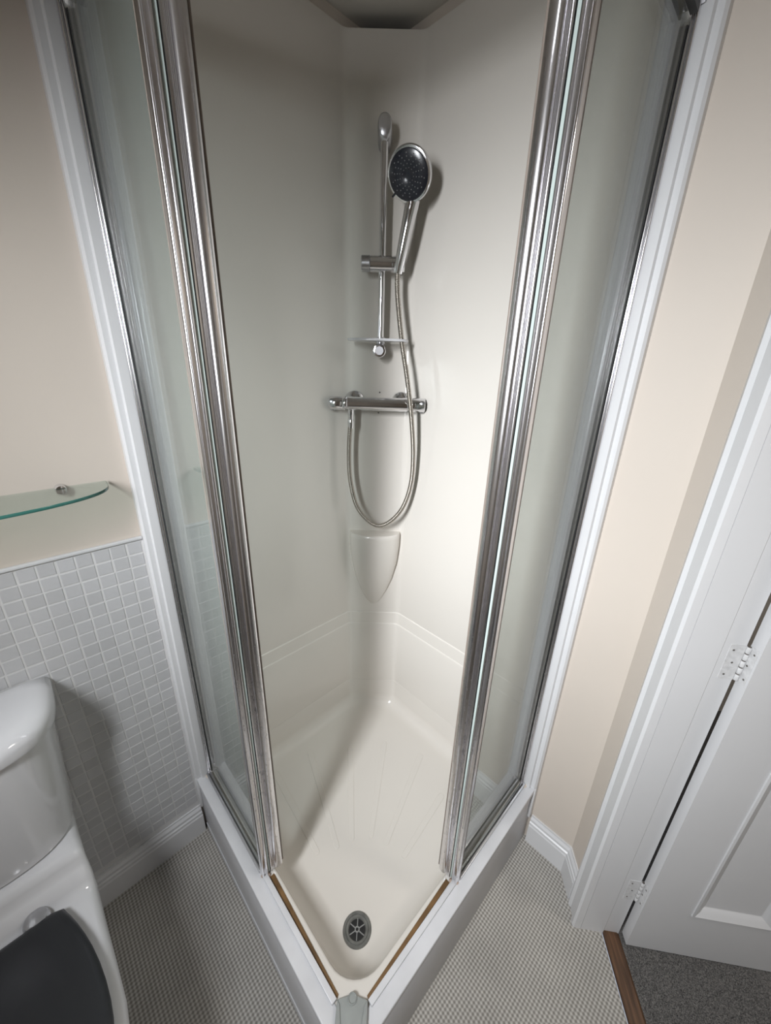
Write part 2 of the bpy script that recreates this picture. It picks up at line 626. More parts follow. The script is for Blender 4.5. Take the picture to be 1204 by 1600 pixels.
# window behind the camera: the daylight comes through it
wf = MB()
for x0, x1, z0, z1 in ((WIN_X0, WIN_X0 + .05, WIN_Z0, WIN_Z1), (WIN_X1 - .05, WIN_X1, WIN_Z0, WIN_Z1),
                       (WIN_X0 + .05, WIN_X1 - .05, WIN_Z0, WIN_Z0 + .05), (WIN_X0 + .05, WIN_X1 - .05, WIN_Z1 - .05, WIN_Z1)):
    wf.box(x0, x1, -1.69, -1.645, z0, z1)
win = wf.build('window_1', M['gloss_white'])
tag(win, 'white framed window behind the camera', 'window', kind='structure')
MB().box(WIN_X0 + .05, WIN_X1 - .05, -1.668, -1.664, WIN_Z0 + .05, WIN_Z1 - .05).build('pane', M['window_glass'], win)
MB().box(WIN_X0 - .04, WIN_X1 + .04, -1.64, -1.59, WIN_Z0 - .03, WIN_Z0).build('window_sill', M['gloss_white'], win, bevel=.004)

# hall carpet: base plus a stubble of tufts where it shows
hc = MB().prism([DW(0.69, 0.8465, 0)[:2], DW(1.43, 0.8465, 0)[:2], DW(1.43, 0.8505, 0)[:2], DW(2.0995, 0.8505, 0)[:2], DW(2.0995, 2.0995, 0)[:2], DW(-0.1995, 2.0995, 0)[:2], DW(-0.1995, 0.8505, 0)[:2], DW(0.69, 0.8505, 0)[:2]], -0.05, 0.002)
carpet = hc.build('carpet', M['carpet'], smooth=0)
tag(carpet, 'dark grey flecked hall carpet beyond the wooden threshold', 'carpet')
tf = MB()
rr = random.Random(3)
for k in range(9000):
    w = 0.70 + 0.34 * rr.random()
    n = 0.852 + 0.34 * rr.random()
    x, y, _ = DW(w, n, 0)
    a = rr.random() * 2 * PI
    dx, dy = 0.0013 * math.cos(a), 0.0013 * math.sin(a)
    lx, ly = rr.uniform(-.003, .003), rr.uniform(-.003, .003)
    tf.add([(x - dx, y - dy, 0.001), (x + dx, y + dy, 0.001), (x + lx, y + ly, 0.0055 + rr.random() * .002)], [(0, 1, 2)])
tag(tf.build('carpet_pile', M['carpet'], carpet, smooth=0, recalc=False), kind='stuff')

# ------------------------------------------------------------------ tiles on the left wall
TZ0, TZ1 = 0.128, 1.122
PITCH = 0.0336
MB().box(0, 0.004, -1.63, -0.803, 0.10, TZ1 - .004).build('grout_bed', M['grout'], wall_left, smooth=0)


def tile_verts(s=0.0301, d=0.0016, b=0.0008, dy=0.0, dz=0.0, j=0.0):
    h = s / 2
    r = random.uniform(-j, j)
    q = [(-h, -h), (h, -h), (h, h), (-h, h)]
    ins = [(-h + b, -h + b), (h - b, -h + b), (h - b, h - b), (-h + b, h - b)]
    vs = [(0, y + dy, z + dz) for y, z in q] + [(d * .6, y + dy, z + dz) for y, z in q] + [(d + r, y + dy, z + dz) for y, z in ins]
    fs = [(4 + i, 4 + (i + 1) % 4, 8 + (i + 1) % 4, 8 + i) for i in range(4)] + [(i, (i + 1) % 4, 4 + (i + 1) % 4, 4 + i) for i in range(4)] + [(8, 9, 10, 11)]
    return vs, fs


tile_meshes = []
for k in range(4):
    b = MB()
    b.add(*tile_verts(s=0.0296 + 0.0004 * k, j=0.0002))
    o = b.build('tile', M['tile'], smooth=0)
    tile_meshes.append(o.data)
    bpy.data.objects.remove(o)
cnt = 0
rest = MB()
ROWS = 29
for c in range(20):
    for r in range(ROWS):
        y = -0.806 - PITCH * (c + .5) + random.uniform(-.0006, .0006)
        z = TZ1 - 0.012 - PITCH * (r + .5) + random.uniform(-.0006, .0006)
        if c < 10:
            o = bpy.data.objects.new('tile', random.choice(tile_meshes))
            COL.objects.link(o)
            attach(o, wall_left)
            o.location = (0.0035, y, z)
            cnt += 1
        else:
            vs, fs = tile_verts(dy=y, dz=z)
            rest.add([(p[0] + .0035, p[1], p[2]) for p in vs], fs)
tag(rest.build('tile_field', M['tile'], wall_left, smooth=0), kind='stuff')
MB().box(0, 0.010, -1.63, -0.803, TZ1 - .0095, TZ1 - .0015).build('tile_trim', M['gloss_white'], wall_left, bevel=.002)


# ------------------------------------------------------------------ skirting boards
def skirt_profile(t=0.016, h=0.118):
    return [(0, 0), (t, 0), (t, h * .66), (t * .85, h * .70), (t * .85, h * .77), (t * .62, h * .80), (t * .62, h * .88), (t * .3, h * .95), (t * .3, h), (0, h)]


def skirt(name, a, b, na, nb, label):
    """a,b: plan ends; na,nb: inward offset direction at each end (may include a mitre)."""
    pr = skirt_profile()
    ra = [(a[0] + na[0] * d, a[1] + na[1] * d, z) for d, z in pr]
    rb = [(b[0] + nb[0] * d, b[1] + nb[1] * d, z) for d, z in pr]
    o = MB().loft([ra, rb], True, True, True).build(name, M['gloss_white'], smooth=20)
    return tag(o, label, 'skirting board', kind='structure')


skirt('baseboard_left', (0.0045, -1.79), (0.0045, -0.803), (1, 0), (1, 0), 'white moulded skirting under the mosaic tiles')
mit = Vector((0, -1)) + Vector((-ND.x, -ND.y))
mit = mit / (1 + ND.y)
skirt('baseboard_right', (0.806, 0.0), (0.938, 0.0), (0, -1), (mit.x, mit.y), 'short white skirting on wall right of the shower')
e0 = DW(0.655, 0.74, 0)
skirt('baseboard_door', (0.938, 0.0), (e0[0], e0[1]), (mit.x, mit.y), (-ND.x, -ND.y), 'tiny white skirting between wall corner and architrave')

# ------------------------------------------------------------------ door frame, threshold, door
ap = [(0.655, 0.74), (0.655, 0.728), (0.668, 0.722), (0.676, 0.727), (0.700, 0.725), (0.704, 0.719), (0.716, 0.718), (0.722, 0.722), (0.722, 0.74)]
tr1 = MB().prism(ap, 0, 2.06, fn=DW).build('trim_1', M['gloss_white'], smooth=25)
tag(tr1, 'white moulded door architrave on hinge side of doorway', 'architrave', kind='structure')
jl = MB()
jl.prism([(0.700, 0.741), (0.722, 0.741), (0.722, 0.803), (0.7195, 0.806), (0.7195, 0.846), (0.700, 0.846)], 0, 2.03, fn=DW)
jl.prism([(0.722, 0.741), (1.42, 0.741), (1.42, 0.846), (0.722, 0.846)], 2.005, 2.03, fn=DW)
jl.prism([(1.42, 0.741), (1.44, 0.741), (1.44, 0.846), (1.42, 0.846)], 0, 2.03, fn=DW)
tag(jl.build('trim_2', M['door_white'], smooth=25), 'flat white door lining facing the camera', 'door frame', kind='structure')
ap2 = [(1.42, 0.74), (1.42, 0.722), (1.49, 0.725), (1.49, 0.74)]
tag(MB().prism(ap2, 0, 2.06, fn=DW).build('trim_3', M['gloss_white'], smooth=25), 'white architrave on latch side of the doorway, outside the photo', 'architrave', kind='structure')
th = MB()
thp = [(0.803, -0.004), (0.803, 0.0072), (0.8045, 0.0085), (0.840, 0.0085), (0.846, 0.004), (0.846, -0.004)]
th.loft([[DW(0.7195, n, z) for n, z in thp], [DW(1.42, n, z) for n, z in thp]], True, True, True)
tag(th.build('threshold_strip', M['wood'], smooth=25), 'dark brown wooden threshold strip between vinyl and carpet', 'threshold')

door = thing('door_1', 'white panelled door standing open into the hall', 'door', DW(0.72, 0.856, 0.008))
door['kind'] = 'structure'
W0, W1 = 0.7155, 0.742        # leaf thickness along the wall
A0, AL = 0.857, 0.70         # hinge edge, leaf length
panels = [(0.118, 0.118 + 0.195, 0.195, 0.86), (0.385, 0.58, 0.195, 0.86), (0.118, 0.313, 1.02, 1.86), (0.385, 0.58, 1.02, 1.86)]


def DS(s, d, z):             # on the door face: s from hinge edge, d out of the face towards the room
    return DW(W1 + d, A0 + s, z)


us = sorted({0, AL} | {p[0] for p in panels} | {p[1] for p in panels})
zs = sorted({0.008, 1.985} | {p[2] for p in panels} | {p[3] for p in panels})
leaf = MB()
core = MB()
for i in range(len(us) - 1):
    for j in range(len(zs) - 1):
        ins = any(us[i] >= p[0] - 1e-6 and us[i + 1] <= p[1] + 1e-6 and zs[j] >= p[2] - 1e-6 and zs[j + 1] <= p[3] + 1e-6 for p in panels)
        if not ins:
            leaf.add([DS(us[i], 0, zs[j]), DS(us[i + 1], 0, zs[j]), DS(us[i + 1], 0, zs[j + 1]), DS(us[i], 0, zs[j + 1])], [(0, 1, 2, 3)])
for p in panels:             # reveal of each opening
    q = [(p[0], p[2]), (p[1], p[2]), (p[1], p[3]), (p[0], p[3])]
    for k in range(4):
        a, b = q[k], q[(k + 1) % 4]
        leaf.add([DS(a[0], 0, a[1]), DS(b[0], 0, b[1]), DS(b[0], -0.012, b[1]), DS(a[0], -0.012, a[1])], [(0, 1, 2, 3)])
T = W1 - W0
leaf.add([DS(0, 0, .008), DS(AL, 0, .008), DS(AL, -T, .008), DS(0, -T, .008), DS(0, 0, 1.985), DS(AL, 0, 1.985), DS(AL, -T, 1.985), DS(0, -T, 1.985)],
         [(0, 1, 2, 3), (4, 5, 6, 7), (1, 2, 6, 5), (2, 3, 7, 6), (3, 0, 4, 7)])
leaf.build('leaf', M['door_white'], door, smooth=0)
for p in panels:
    MB().box(p[0], p[1], -0.022, -0.010, p[2], p[3], fn=DS).build('panel', M['door_white'], door, smooth=0)
    mb = MB()
    # stepped moulding frame around the panel
    mp_ = [(0.0, -0.0005), (0.0, 0.003), (0.005, 0.0042), (0.011, 0.001), (0.018, -0.002), (0.026, -0.0085), (0.030, -0.010)]
    rings = []
    for (d, o) in mp_:
        rings.append([DS(p[0] + d, o, p[2] + d), DS(p[1] - d, o, p[2] + d), DS(p[1] - d, o, p[3] - d), DS(p[0] + d, o, p[3] - d)])
    mb.loft(rings, True)
    mb.build('moulding', M['door_white'], door, smooth=20, recalc=False)
for hz in (0.175, 0.955, 1.735):
    h = MB()
    h.box(0.7190, 0.7203, 0.818, 0.846, hz, hz + 0.085, fn=DW)
    h.box(0.7160, 0.737, 0.8560, 0.8568, hz, hz + 0.085, fn=DW)
    ho = h.build('hinge', M['hinge_paint'], door, smooth=0)
    for k in range(5):
        z0 = hz + 0.001 + k * 0.0168
        MB().lathe(DW(0.7200, 0.8515, z0), (0, 0, 1), [(0.0040, 0), (0.0045, .001), (0.0045, .0130), (0.0040, .0140)], 12).build('knuckle', M['hinge_paint'], ho)
    MB().lathe(DW(0.7200, 0.8515, hz + .001), (0, 0, 1), [(0.0030, 0), (0.0030, .082)], 10).build('hinge_pin', M['screw_dark'], ho)
    for k, (w, n) in enumerate(((0.7226, 0.826), (0.7226, 0.832), (0.7226, 0.826))):
        MB().lathe(DW(w - .0022, n, hz + .012 + k * .030), (WD.x, WD.y, 0), [(0.0022, 0), (0.0020, .0004)], 10).build('screw', M['screw_dark'], ho)
    for k, w in enumerate((0.731, 0.726, 0.731)):
        MB().lathe(DW(w, 0.8556, hz + .012 + k * .030), (-ND.x, -ND.y, 0), [(0.0022, 0), (0.0020, .0004)], 10).build('screw', M['screw_dark'], ho)

# ------------------------------------------------------------------ shower pod: tray and moulded walls in one
pod = thing('shower_pod', 'cream moulded corner shower pod with deep tray and chamfered back panel', 'shower', (0.4, -0.4, 0))
QF = 0.735


def tray_loop(o, s, z, rc, rb=0.03, rf=0.03):
    c = CH + (o - 0.012) * 2 ** .5
    q = QF - s
    pts = [(o, -q), (q, -q), (q, -o), (c - o + 0.0, -o), (o, o - c)]
    return [(x, y, z) for x, y in fillet(pts, [rf, rc, rf, rb, rb], 8)]


tl = []
tl.append(tray_loop(0.020, -0.028, 0.2525, 0.004, rf=.004))
tl.append(tray_loop(0.020, -0.004, 0.2525, 0.080, rf=.02))
tl.append(tray_loop(0.0215, -0.001, 0.2515, 0.080, rf=.024))
tl.append(tray_loop(0.022, 0.001, 0.248, 0.080, rf=.028))
tl.append(tray_loop(0.027, 0.016, 0.178, 0.082, rb=.035, rf=.04))
R = 0.047
for k in range(1, 9):
    a = PI / 2 * k / 8
    tl.append(tray_loop(0.027 + R * (1 - math.cos(a)), 0.016 + R * (1 - math.cos(a)), 0.178 - R * math.sin(a), 0.085 + .004 * k, rb=.04, rf=.045))
tray = MB().loft(tl, True, False, True).build('tray', M['acrylic'], pod, smooth=50, recalc=True)
TF = 0.131


def shell_path(o, z, r=0.032, q=0.775):
    c = CH + (o - 0.012) * 2 ** .5
    pts = [(o, -q), (o, o - c), (c - o, -o), (q, -o)]
    return [(x, y, z) for x, y in fillet(pts, [0, r, r, 0], 8, closed=False)]


POD_TOP = 2.312
sp_ = [shell_path(0.022, 0.2525, .03), shell_path(0.022, 0.540), shell_path(0.0205, 0.5445), shell_path(0.0195, 0.5455), shell_path(0.0185, 0.5465), shell_path(0.0145, 0.592),
       shell_path(0.0125, 0.5945), shell_path(0.0115, 0.5955), shell_path(0.0115, 0.597), shell_path(0.012, 0.600), shell_path(0.012, 2.309),
       shell_path(0.0105, 2.312), shell_path(0.002, 2.312), shell_path(0.002, 2.295)]
MB().loft(sp_, False).build('wall_shell', M['acrylic'], pod, smooth=30)
MB().prism([CP(-.064, -.051, 0)[:2], CP(.064, -.051, 0)[:2], CP(.060, -.055, 0)[:2], CP(-.060, -.055, 0)[:2]], 2.20, CEIL - .001).build('shade_board', M['shade_black'], pod, smooth=0)  # added board, its black paints the shade behind the chamfer top
# corbel shelf moulded into the chamfer
cb = []
zc = [0.632, 0.640, 0.660, 0.70, 0.76, 0.83, 0.90, 0.935, 0.948, 0.953, 0.954]
for i, z in enumerate(zc):
    f = min(1, max(0, (z - 0.630) / 0.31))
    hw = 0.094 * math.sin(PI / 2 * min(1, f * 1.04)) ** 0.62
    dp = 0.062 * (math.sin(PI / 2 * f) ** 0.85)
    if z > 0.95:
        hw -= (z - 0.950) * .6
        dp -= (z - 0.950) * 1.2
    ring = []
    for k in range(25):
        a = PI * k / 24
        ring.append(CP(-hw * math.cos(a), -0.002 + dp * math.sin(a) ** 0.8, z))
    cb.append(ring)
MB().loft(cb, False, False, True).build('corner_shelf', M['acrylic'], pod, smooth=40)
# anti-slip ridges fanning out from the drain
ridges = [((0.10, -0.566), (0.40, -0.598)), ((0.116, -0.430), (0.43, -0.545)), ((0.205, -0.305), (0.445, -0.497)),
          ((0.280, -0.195), (0.480, -0.447)), ((0.412, -0.130), (0.528, -0.425)), ((0.560, -0.190), (0.590, -0.410))]
for a, b in ridges:
    a, b = Vector(a), Vector(b)
    d = (b - a).normalized()
    nn = Vector((-d.y, d.x))
    out = []
    for k in range(9):
        t = PI / 2 + PI * k / 8
        out.append(a + (d * math.cos(t) + nn * math.sin(t)) * 0.011)
    for k in range(9):
        t = -PI / 2 + PI * k / 8
        out.append(b + (d * math.cos(t) + nn * math.sin(t)) * 0.008)
    ca = (a + b) / 2
    ring = lambda s, z: [((p + (-(nn * (p - a).dot(nn)).normalized() * s if abs((p - a).dot(nn)) > 1e-6 else Vector((0, 0)))).x,
                          (p + (-(nn * (p - a).dot(nn)).normalized() * s if abs((p - a).dot(nn)) > 1e-6 else Vector((0, 0)))).y, z) for p in out]
    MB().loft([ring(0, TF - .001), ring(0, TF + .0010), ring(0.0015, TF + .0016)], True, False, True).build('anti_slip_ridge', M['acrylic'], pod, smooth=0)
# drain
dr = MB().lathe((0.618, -0.622, TF - .006), (0, 0, 1), [(0.0215, .0064), (0.0225, .0085), (0.024, .0100), (0.0285, .0108), (0.030, .0092), (0.0315, .0108), (0.035, .0108), (0.0372, .0088), (0.038, .0062)], 40, False, False)
drain = dr.build('drain', M['drain_grey'], pod, smooth=30)
MB().lathe((0.618, -0.622, TF - .0005), (0, 0, 1), [(0.0222, 0), (0.0222, .0012)], 32).build('drain_well', M['drain_black'], drain)
g = MB()
for k in range(6):
    a = PI * k / 3 + 0.785 + .52
    d = Vector((math.cos(a), math.sin(a)))
    nn = Vector((-d.y, d.x)) * 0.0011
    c0 = Vector((0.618, -0.622))
    pts = [c0 + d * 0.005 + nn, c0 + d * 0.005 - nn, c0 + d * 0.022 - nn, c0 + d * 0.022 + nn]
    g.prism([(p.x, p.y) for p in pts], TF + .0005, TF + .0025)
g.lathe((0.618, -0.622, TF), (0, 0, 1), [(0.0065, 0), (0.0065, .0035), (0.0038, .0035), (0.0038, 0)], 20, False, False)
g.build('grate', M['dark_grate'], drain, smooth=30)
# two old screw holes and a faded sticker mark on the back panel
for t, z in ((0.0071, 1.448), (0.0042, 1.383)):
    MB().lathe(CP(t, 0.0, z), CP_OUT, [(0.0026, 0), (0.0022, .0008)], 10).build('screw_hole', M['screw_dark'], pod)

# ------------------------------------------------------------------ plinth and kerb
plinth = thing('shower_plinth', 'white boxed-in kerb and ledge carrying the shower screens', 'kerb', (0.8, -0.8, 0))
for fn, nm in ((LEFT, 'left'), (RIGHT, 'right')):
    MB().box(0.001, 0.795, -0.795, -0.770, 0.0, 0.238, fn=fn).build('front_panel', M['panel_white'], plinth, bevel=.001)
    MB().prism([(0.001, -0.80), (0.80, -0.80), (0.7625, -0.7625), (0.001, -0.7625)], 0.236, KERB, fn=fn).build('ledge', M['ledge_white'], plinth, bevel=.003, bseg=3)
    if nm == 'left':
        MB().box(0.018, 0.797, -0.7975, -0.7945, 0.0, 0.030, fn=fn).build('base_strip', M['panel_white'], plinth, bevel=.0005)

# white upright batten against each wall, outside the chrome
for i, (fn, lab) in enumerate(((LEFT, 'white painted upright batten between tiled wall and left shower screen'),
                               (RIGHT, 'white painted upright batten between cream wall and right shower screen'))):
    bt = [(0.0005, -0.803), (0.018, -0.803), (0.024, -0.798), (0.024, -0.787), (0.031, -0.784), (0.031, -0.7665), (0.0005, -0.7665)]
    o = MB().prism(bt, KERB + .001, CEIL - .001, fn=fn).build('trim_%d' % (4 + i), M['gloss_white'], smooth=25)
    tag(o, lab, 'trim', kind='structure')
    bl = MB().prism([(0.0005, -0.8035), (0.022, -0.8035), (0.022, -0.795), (0.0005, -0.795)], 0.12, KERB + .003, fn=fn)
    bl.build('lower_batten', M['gloss_white'], o, bevel=.002)

# ------------------------------------------------------------------ screens and sliding doors
ZT = 2.085


def blob(c, r, seed):
    rr = random.Random(seed)
    rings = []
    for i in range(1, 6):
        th_ = PI / 2 * i / 5
        rings.append([(c[0] + r * math.sin(th_) * math.cos(a) * rr.uniform(.75, 1.2), c[1] + r * math.sin(th_) * math.sin(a) * rr.uniform(.75, 1.2),
                       c[2] + r * .8 * math.cos(th_) * rr.uniform(.8, 1.15)) for a in [2 * PI * k / 9 for k in range(9)]])
    return rings


for fn, side, other in ((LEFT, 'left', 'toilet'), (RIGHT, 'right', 'door')):
    base = fn(0.20, -0.76, KERB)
    scr = thing('fixed_screen', 'fixed glass shower screen with chrome frame on %s side nearest the %s' % (side, other), 'shower screen', base, 'fixed shower screens')
    del scr['group']
    MB().box(0.024, 0.4085, -0.7540, -0.7495, KERB + .008, ZT - .01, fn=fn).build('glass_pane', M['screen_glass'], scr, smooth=0)
    MB().box(0.4086, 0.4100, -0.7540, -0.7495, KERB + .010, ZT - .01, fn=fn).build('pane_edge', M['pane_edge'], scr, smooth=0)
    wp = [(0.0005, -0.7664), (0.0330, -0.7664)]
    for c_, r_ in ((-0.7636, 0.0026), (-0.7578, 0.0028)):
        wp += [(0.0335 + r_ * 1.2 * math.cos(a), c_ + r_ * math.sin(a)) for a in [-PI / 2 + PI * k / 8 for k in range(9)]]
    wp += [(0.0330, -0.7545), (0.0330, -0.741), (0.0005, -0.741)]
    MB().prism(wp, KERB + .0005, ZT, fn=fn).build('wall_profile', M['aged_chrome'], scr, smooth=50)
    MB().box(0.0325, 0.0375, -0.7547, -0.7525, KERB + .01, ZT - .02, fn=fn).build('glazing_bead', M['gasket'], scr, smooth=0)
    # end post of the fixed panel (front gasket, fluted end face)
    ep = [(0.3985, -0.7705), (0.4075, -0.7705)]
    ep += [(0.4080 + 0.0045 * math.cos(a), -0.7682 + 0.0024 * math.sin(a)) for a in [-PI / 2 + PI * k / 8 for k in range(9)]]
    ep += [(0.4090, -0.7655), (0.4085, -0.7620), (0.4090, -0.7590), (0.4125, -0.7585), (0.4130, -0.7575), (0.4125, -0.7565), (0.4090, -0.7560), (0.4090, -0.7545), (0.3985, -0.7545)]
    MB().prism(ep, KERB + .0085, ZT, fn=fn).build('end_post', M['aged_chrome'], scr, smooth=50)
    MB().box(0.3905, 0.3990, -0.7690, -0.7640, KERB + .0085, ZT, fn=fn).build('seal_strip', M['seal'], scr, bevel=.0008)
    MB().box(0.3925, 0.710, -0.7700, -0.7575, KERB - .0005, KERB + .008, fn=fn).build('bottom_track', M['ledge_white'], scr, bevel=.001)
    MB().box(0.0315, 0.3925, -0.7720, -0.7575, KERB - .0005, KERB + .010, fn=fn).build('bottom_rail', M['satin_chrome'], scr, bevel=.0015)
    MB().box(0.0415, 0.390, -0.7670, -0.7636, KERB + .0095, KERB + .0135, fn=fn).build('bottom_bead', M['gasket'], scr, smooth=0)
    MB().box(0.0315, 0.74, -0.7725, -0.7300, ZT, ZT + .035, fn=fn).build('top_rail', M['aged_chrome'], scr, bevel=.003)
    MB().box(0.0415, 0.390, -0.7670, -0.7560, ZT - .012, ZT, fn=fn).build('top_bead', M['gasket'], scr, smooth=0)
    bs = MB().prism([(0.418, -0.7545), (0.708, -0.7575), (0.7065, -0.7500), (0.418, -0.7430)], 0.2520, 0.2556, fn=fn)
    bs.build('track_strip', M['stain_brown'], scr, bevel=.001)
    for k, (u, v, r) in enumerate(((0.404, -0.767, .006), (0.412, -0.757, .007), (0.022, -0.772, .012), (0.036, -0.767, .009))):
        c = fn(u, v, KERB + .001)
        MB().loft(blob(c, r, k + (7 if side == 'left' else 20)), True, True, False).build('sealant_blob', M['stain_pink'] if k < 2 else M['old_white'], scr, smooth=60)
    dbase = fn(0.25, -0.735, KERB)
    sd = thing('sliding_door', 'glass sliding shower door pushed open behind the %s screen, chrome leading edge' % side, 'shower door', dbase)
    MB().box(0.055, 0.392, -0.7385, -0.7335, 0.268, ZT - .006, fn=fn).build('glass_pane', M['screen_glass'], sd, smooth=0)
    lp = [(0.388, -0.7480), (0.4080, -0.7480), (0.4100, -0.7470), (0.4100, -0.7455), (0.4080, -0.7445), (0.4080, -0.7430)]
    for c_ in (-0.7412, -0.7392, -0.7372):
        lp += [(0.4085 + 0.0012 * math.cos(a), c_ + 0.0009 * math.sin(a)) for a in [-PI / 2 + PI * k / 4 for k in range(5)]]
    lp += [(0.4070, -0.7358)]
    for k in range(13):
        a = -PI / 2 + PI * k / 12
        lp.append((0.4080 + 0.0065 * math.cos(a), -0.7240 + 0.0110 * math.sin(a)))
    lp += [(0.405, -0.7125), (0.388, -0.7125)]
    MB().prism(lp, KERB + .0005, ZT - .002, fn=fn).build('leading_post', M['aged_chrome'], sd, smooth=40)
    MB().box(0.400, 0.4075, -0.7124, -0.7085, KERB + .002, ZT - .004, fn=fn).build('seal_strip', M['seal'], sd, bevel=.0008)
    MB().box(0.050, 0.0585, -0.7420, -0.7300, 0.262, ZT - .004, fn=fn).build('trailing_post', M['satin_chrome'], sd, bevel=.002)
    MB().box(0.058, 0.388, -0.7420, -0.7300, 0.2575, 0.270, fn=fn).build('bottom_rail', M['satin_chrome'], sd, bevel=.0015)
    MB().box(0.058, 0.388, -0.7420, -0.7300, ZT - .02, ZT - .002, fn=fn).build('top_rail', M['satin_chrome'], sd, bevel=.0015)

# corner block at the meeting of the tracks
blk = thing('corner_block', 'grey plastic corner block with round cap where door tracks meet', 'bracket', (0.745, -0.745, KERB))
MB().prism([(0.711, -0.7565), (0.724, -0.735), (0.735, -0.724), (0.7565, -0.711), (0.786, -0.742), (0.786, -0.762), (0.762, -0.786), (0.742, -0.786)], 0.2528, 0.2625).build('body', M['corner_plastic'], blk, bevel=.0025, bseg=3)
for fn in (LEFT, RIGHT):
    MB().prism([(0.711, -0.7575), (0.722, -0.7585), (0.764, -0.7885), (0.742, -0.7885)], 0.2545, 0.2660, fn=fn).build('side_cheek', M['corner_plastic'], blk, bevel=.002)
MB().lathe((0.7335, -0.7335, 0.2615), (0, 0, 1), [(0.0098, 0), (0.0098, .003), (0.0085, .0042), (0.0070, .0030), (0.0066, .0022)], 28).build('cap', M['corner_plastic'], blk)
tp_ = [(0.738, -0.738 - .0)]

# ------------------------------------------------------------------ riser rail, slider, hand shower
rail = thing('riser_rail', 'chrome shower riser rail on the back panel', 'shower rail', CP(0.007, 0.05, 1.57))
RT = 0.007
MB().lathe(CP(RT, 0.05, 1.575), (0, 0, 1), [(0.0095, 0), (0.0095, 0.52)], 24).build('rail', M['chrome'], rail)
# top bracket: arm from the wall with a rounded oval front
tb = MB()
rg = []
for o_, sx, sz, dz in ((0.0, .019, .030, 0), (0.030, .0185, .030, 0), (0.054, .018, .029, .001), (0.063, .0175, .026, .003), (0.067, .015, .021, .005), (0.068, .007, .010, .007)):
    ring = []
    for k in range(28):
        a = 2 * PI * k / 28
        ca, sa = math.cos(a), math.sin(a)
        ring.append(CP(RT + sx * abs(ca) ** .8 * (1 if ca > 0 else -1), o_, 2.094 + dz + sz * abs(sa) ** .9 * (1 if sa > 0 else -1)))
    rg.append(ring)
tb.loft(rg, True, True, True).build('top_bracket', M['satin_chrome'], rail, smooth=40)
bb = MB()
bb.lathe(CP(RT - .002, 0.0, 1.572), CP_OUT, [(0.016, 0), (0.016, .02), (0.0185, .024), (0.0195, .030), (0.0195, .066), (0.0175, .071), (0.012, .072)], 28)
bb.build('bottom_bracket', M['chrome'], rail, smooth=40)
MB().lathe(CP(RT - .002, 0.0718, 1.572), CP_OUT, [(0.0125, 0), (0.0120, .0008)], 24).build('bracket_cap', M['satin_chrome'], rail)
hold = MB()
hold.lathe(CP(-0.051, 0.055, 1.798), CP_RIGHT, [(0.0185, 0), (0.0205, .002), (0.0205, .023), (0.0190, .0245)], 32)
hold_knob = hold.build('slider_knob', M['satin_chrome'], rail, smooth=40)
for k in range(16):
    pass
MB().lathe(CP(-0.0263, 0.055, 1.798), CP_RIGHT, [(0.019, 0), (0.0205, .001), (0.0205, .062), (0.0192, .063), (0.0192, .064), (0.0205, .065), (0.0205, .094), (0.0188, .097)], 32).build('slider', M['chrome'], rail, smooth=40)

hs = thing('hand_shower', 'round chrome hand shower with black spray face, held by the slider', 'shower head', CP(0.055, 0.06, 1.80))
HC = Vector(CP(0.070, 0.128, 1.974))             # centre of the spray face
FN = Vector((0.37, -0.91, -0.50)).normalized()    # where the face looks
UPH = Vector((0.02, -0.02, 1.0))
back = -FN
MB().lathe(HC - FN * 0.0005, back, [(0.0515, 0), (0.0555, .001), (0.0578, .006), (0.0572, .012), (0.050, .021), (0.036, .028), (0.018, .032), (0.004, .033)], 48, True, True).build('head_shell', M['chrome'], hs, smooth=50)
MB().lathe(HC, FN, [(0.0512, -.001), (0.0512, .0008), (0.049, .0022), (0.030, .0032), (0.013, .0030), (0.011, .0020), (0.002, .0018)], 48).build('spray_face', M['black_plastic'], hs, smooth=40)
e1 = (UPH - FN * UPH.dot(FN)).normalized()
e2 = FN.cross(e1)
nz_ = MB()
for rad, cnt_, r0 in ((0.0145, 12, .0010), (0.022, 14, .0012), (0.0285, 16, .0013), (0.0355, 18, .0014), (0.0420, 14, .0014)):
    for k in range(cnt_):
        a = 2 * PI * (k + (0.5 if int(rad * 1e4) % 2 else 0)) / cnt_
        p = HC + (e1 * math.cos(a) + e2 * math.sin(a)) * rad + FN * (0.0028 if rad > .02 else 0.003)
        nz_.lathe(p, FN, [(r0, -.001), (r0, .0009), (r0 * .6, .0013)], 6)
tag(nz_.build('nozzles', M['nozzle_grey'], hs, smooth=40), kind='stuff')
la = HC - e1 * 0.032 + e2 * 0.041
lv = [tuple(HC + (-e1 * .62 + e2 * .78) * d - FN * .001) for d in (0.046, 0.056, 0.0625)]
MB().tube(lv, [0.0032, 0.0026, 0.0024], 10).build('lever', M['black_plastic'], hs)
neck0 = HC - e1 * 0.046 - FN * 0.014
hb = Vector(CP(0.0515, 0.066, 1.775))
lowp = Vector(CP(0.0555, 0.073, 1.845))
na = HC - e1 * 0.052 - FN * 0.0185
hp = [HC - e1 * 0.034 - FN * 0.0250, na] + [na.lerp(hb, t) + Vector(CP_OUT) * 0.006 * math.sin(PI * t) for t in (.2, .4, .6, .8, 1)]
hpp = catmull(hp, 8)
nr = len(hpp)
rads = []
for i in range(nr):
    t = i / (nr - 1)
    if t < 0.35:
        rads.append(0.0222 - 0.0050 * (t / 0.35) ** .6)
    else:
        rads.append(0.0172 - 0.0045 * (t - .35) / .65)
MB().tube(hpp, rads, 20).build('handle', M['chrome'], hs, smooth=50)

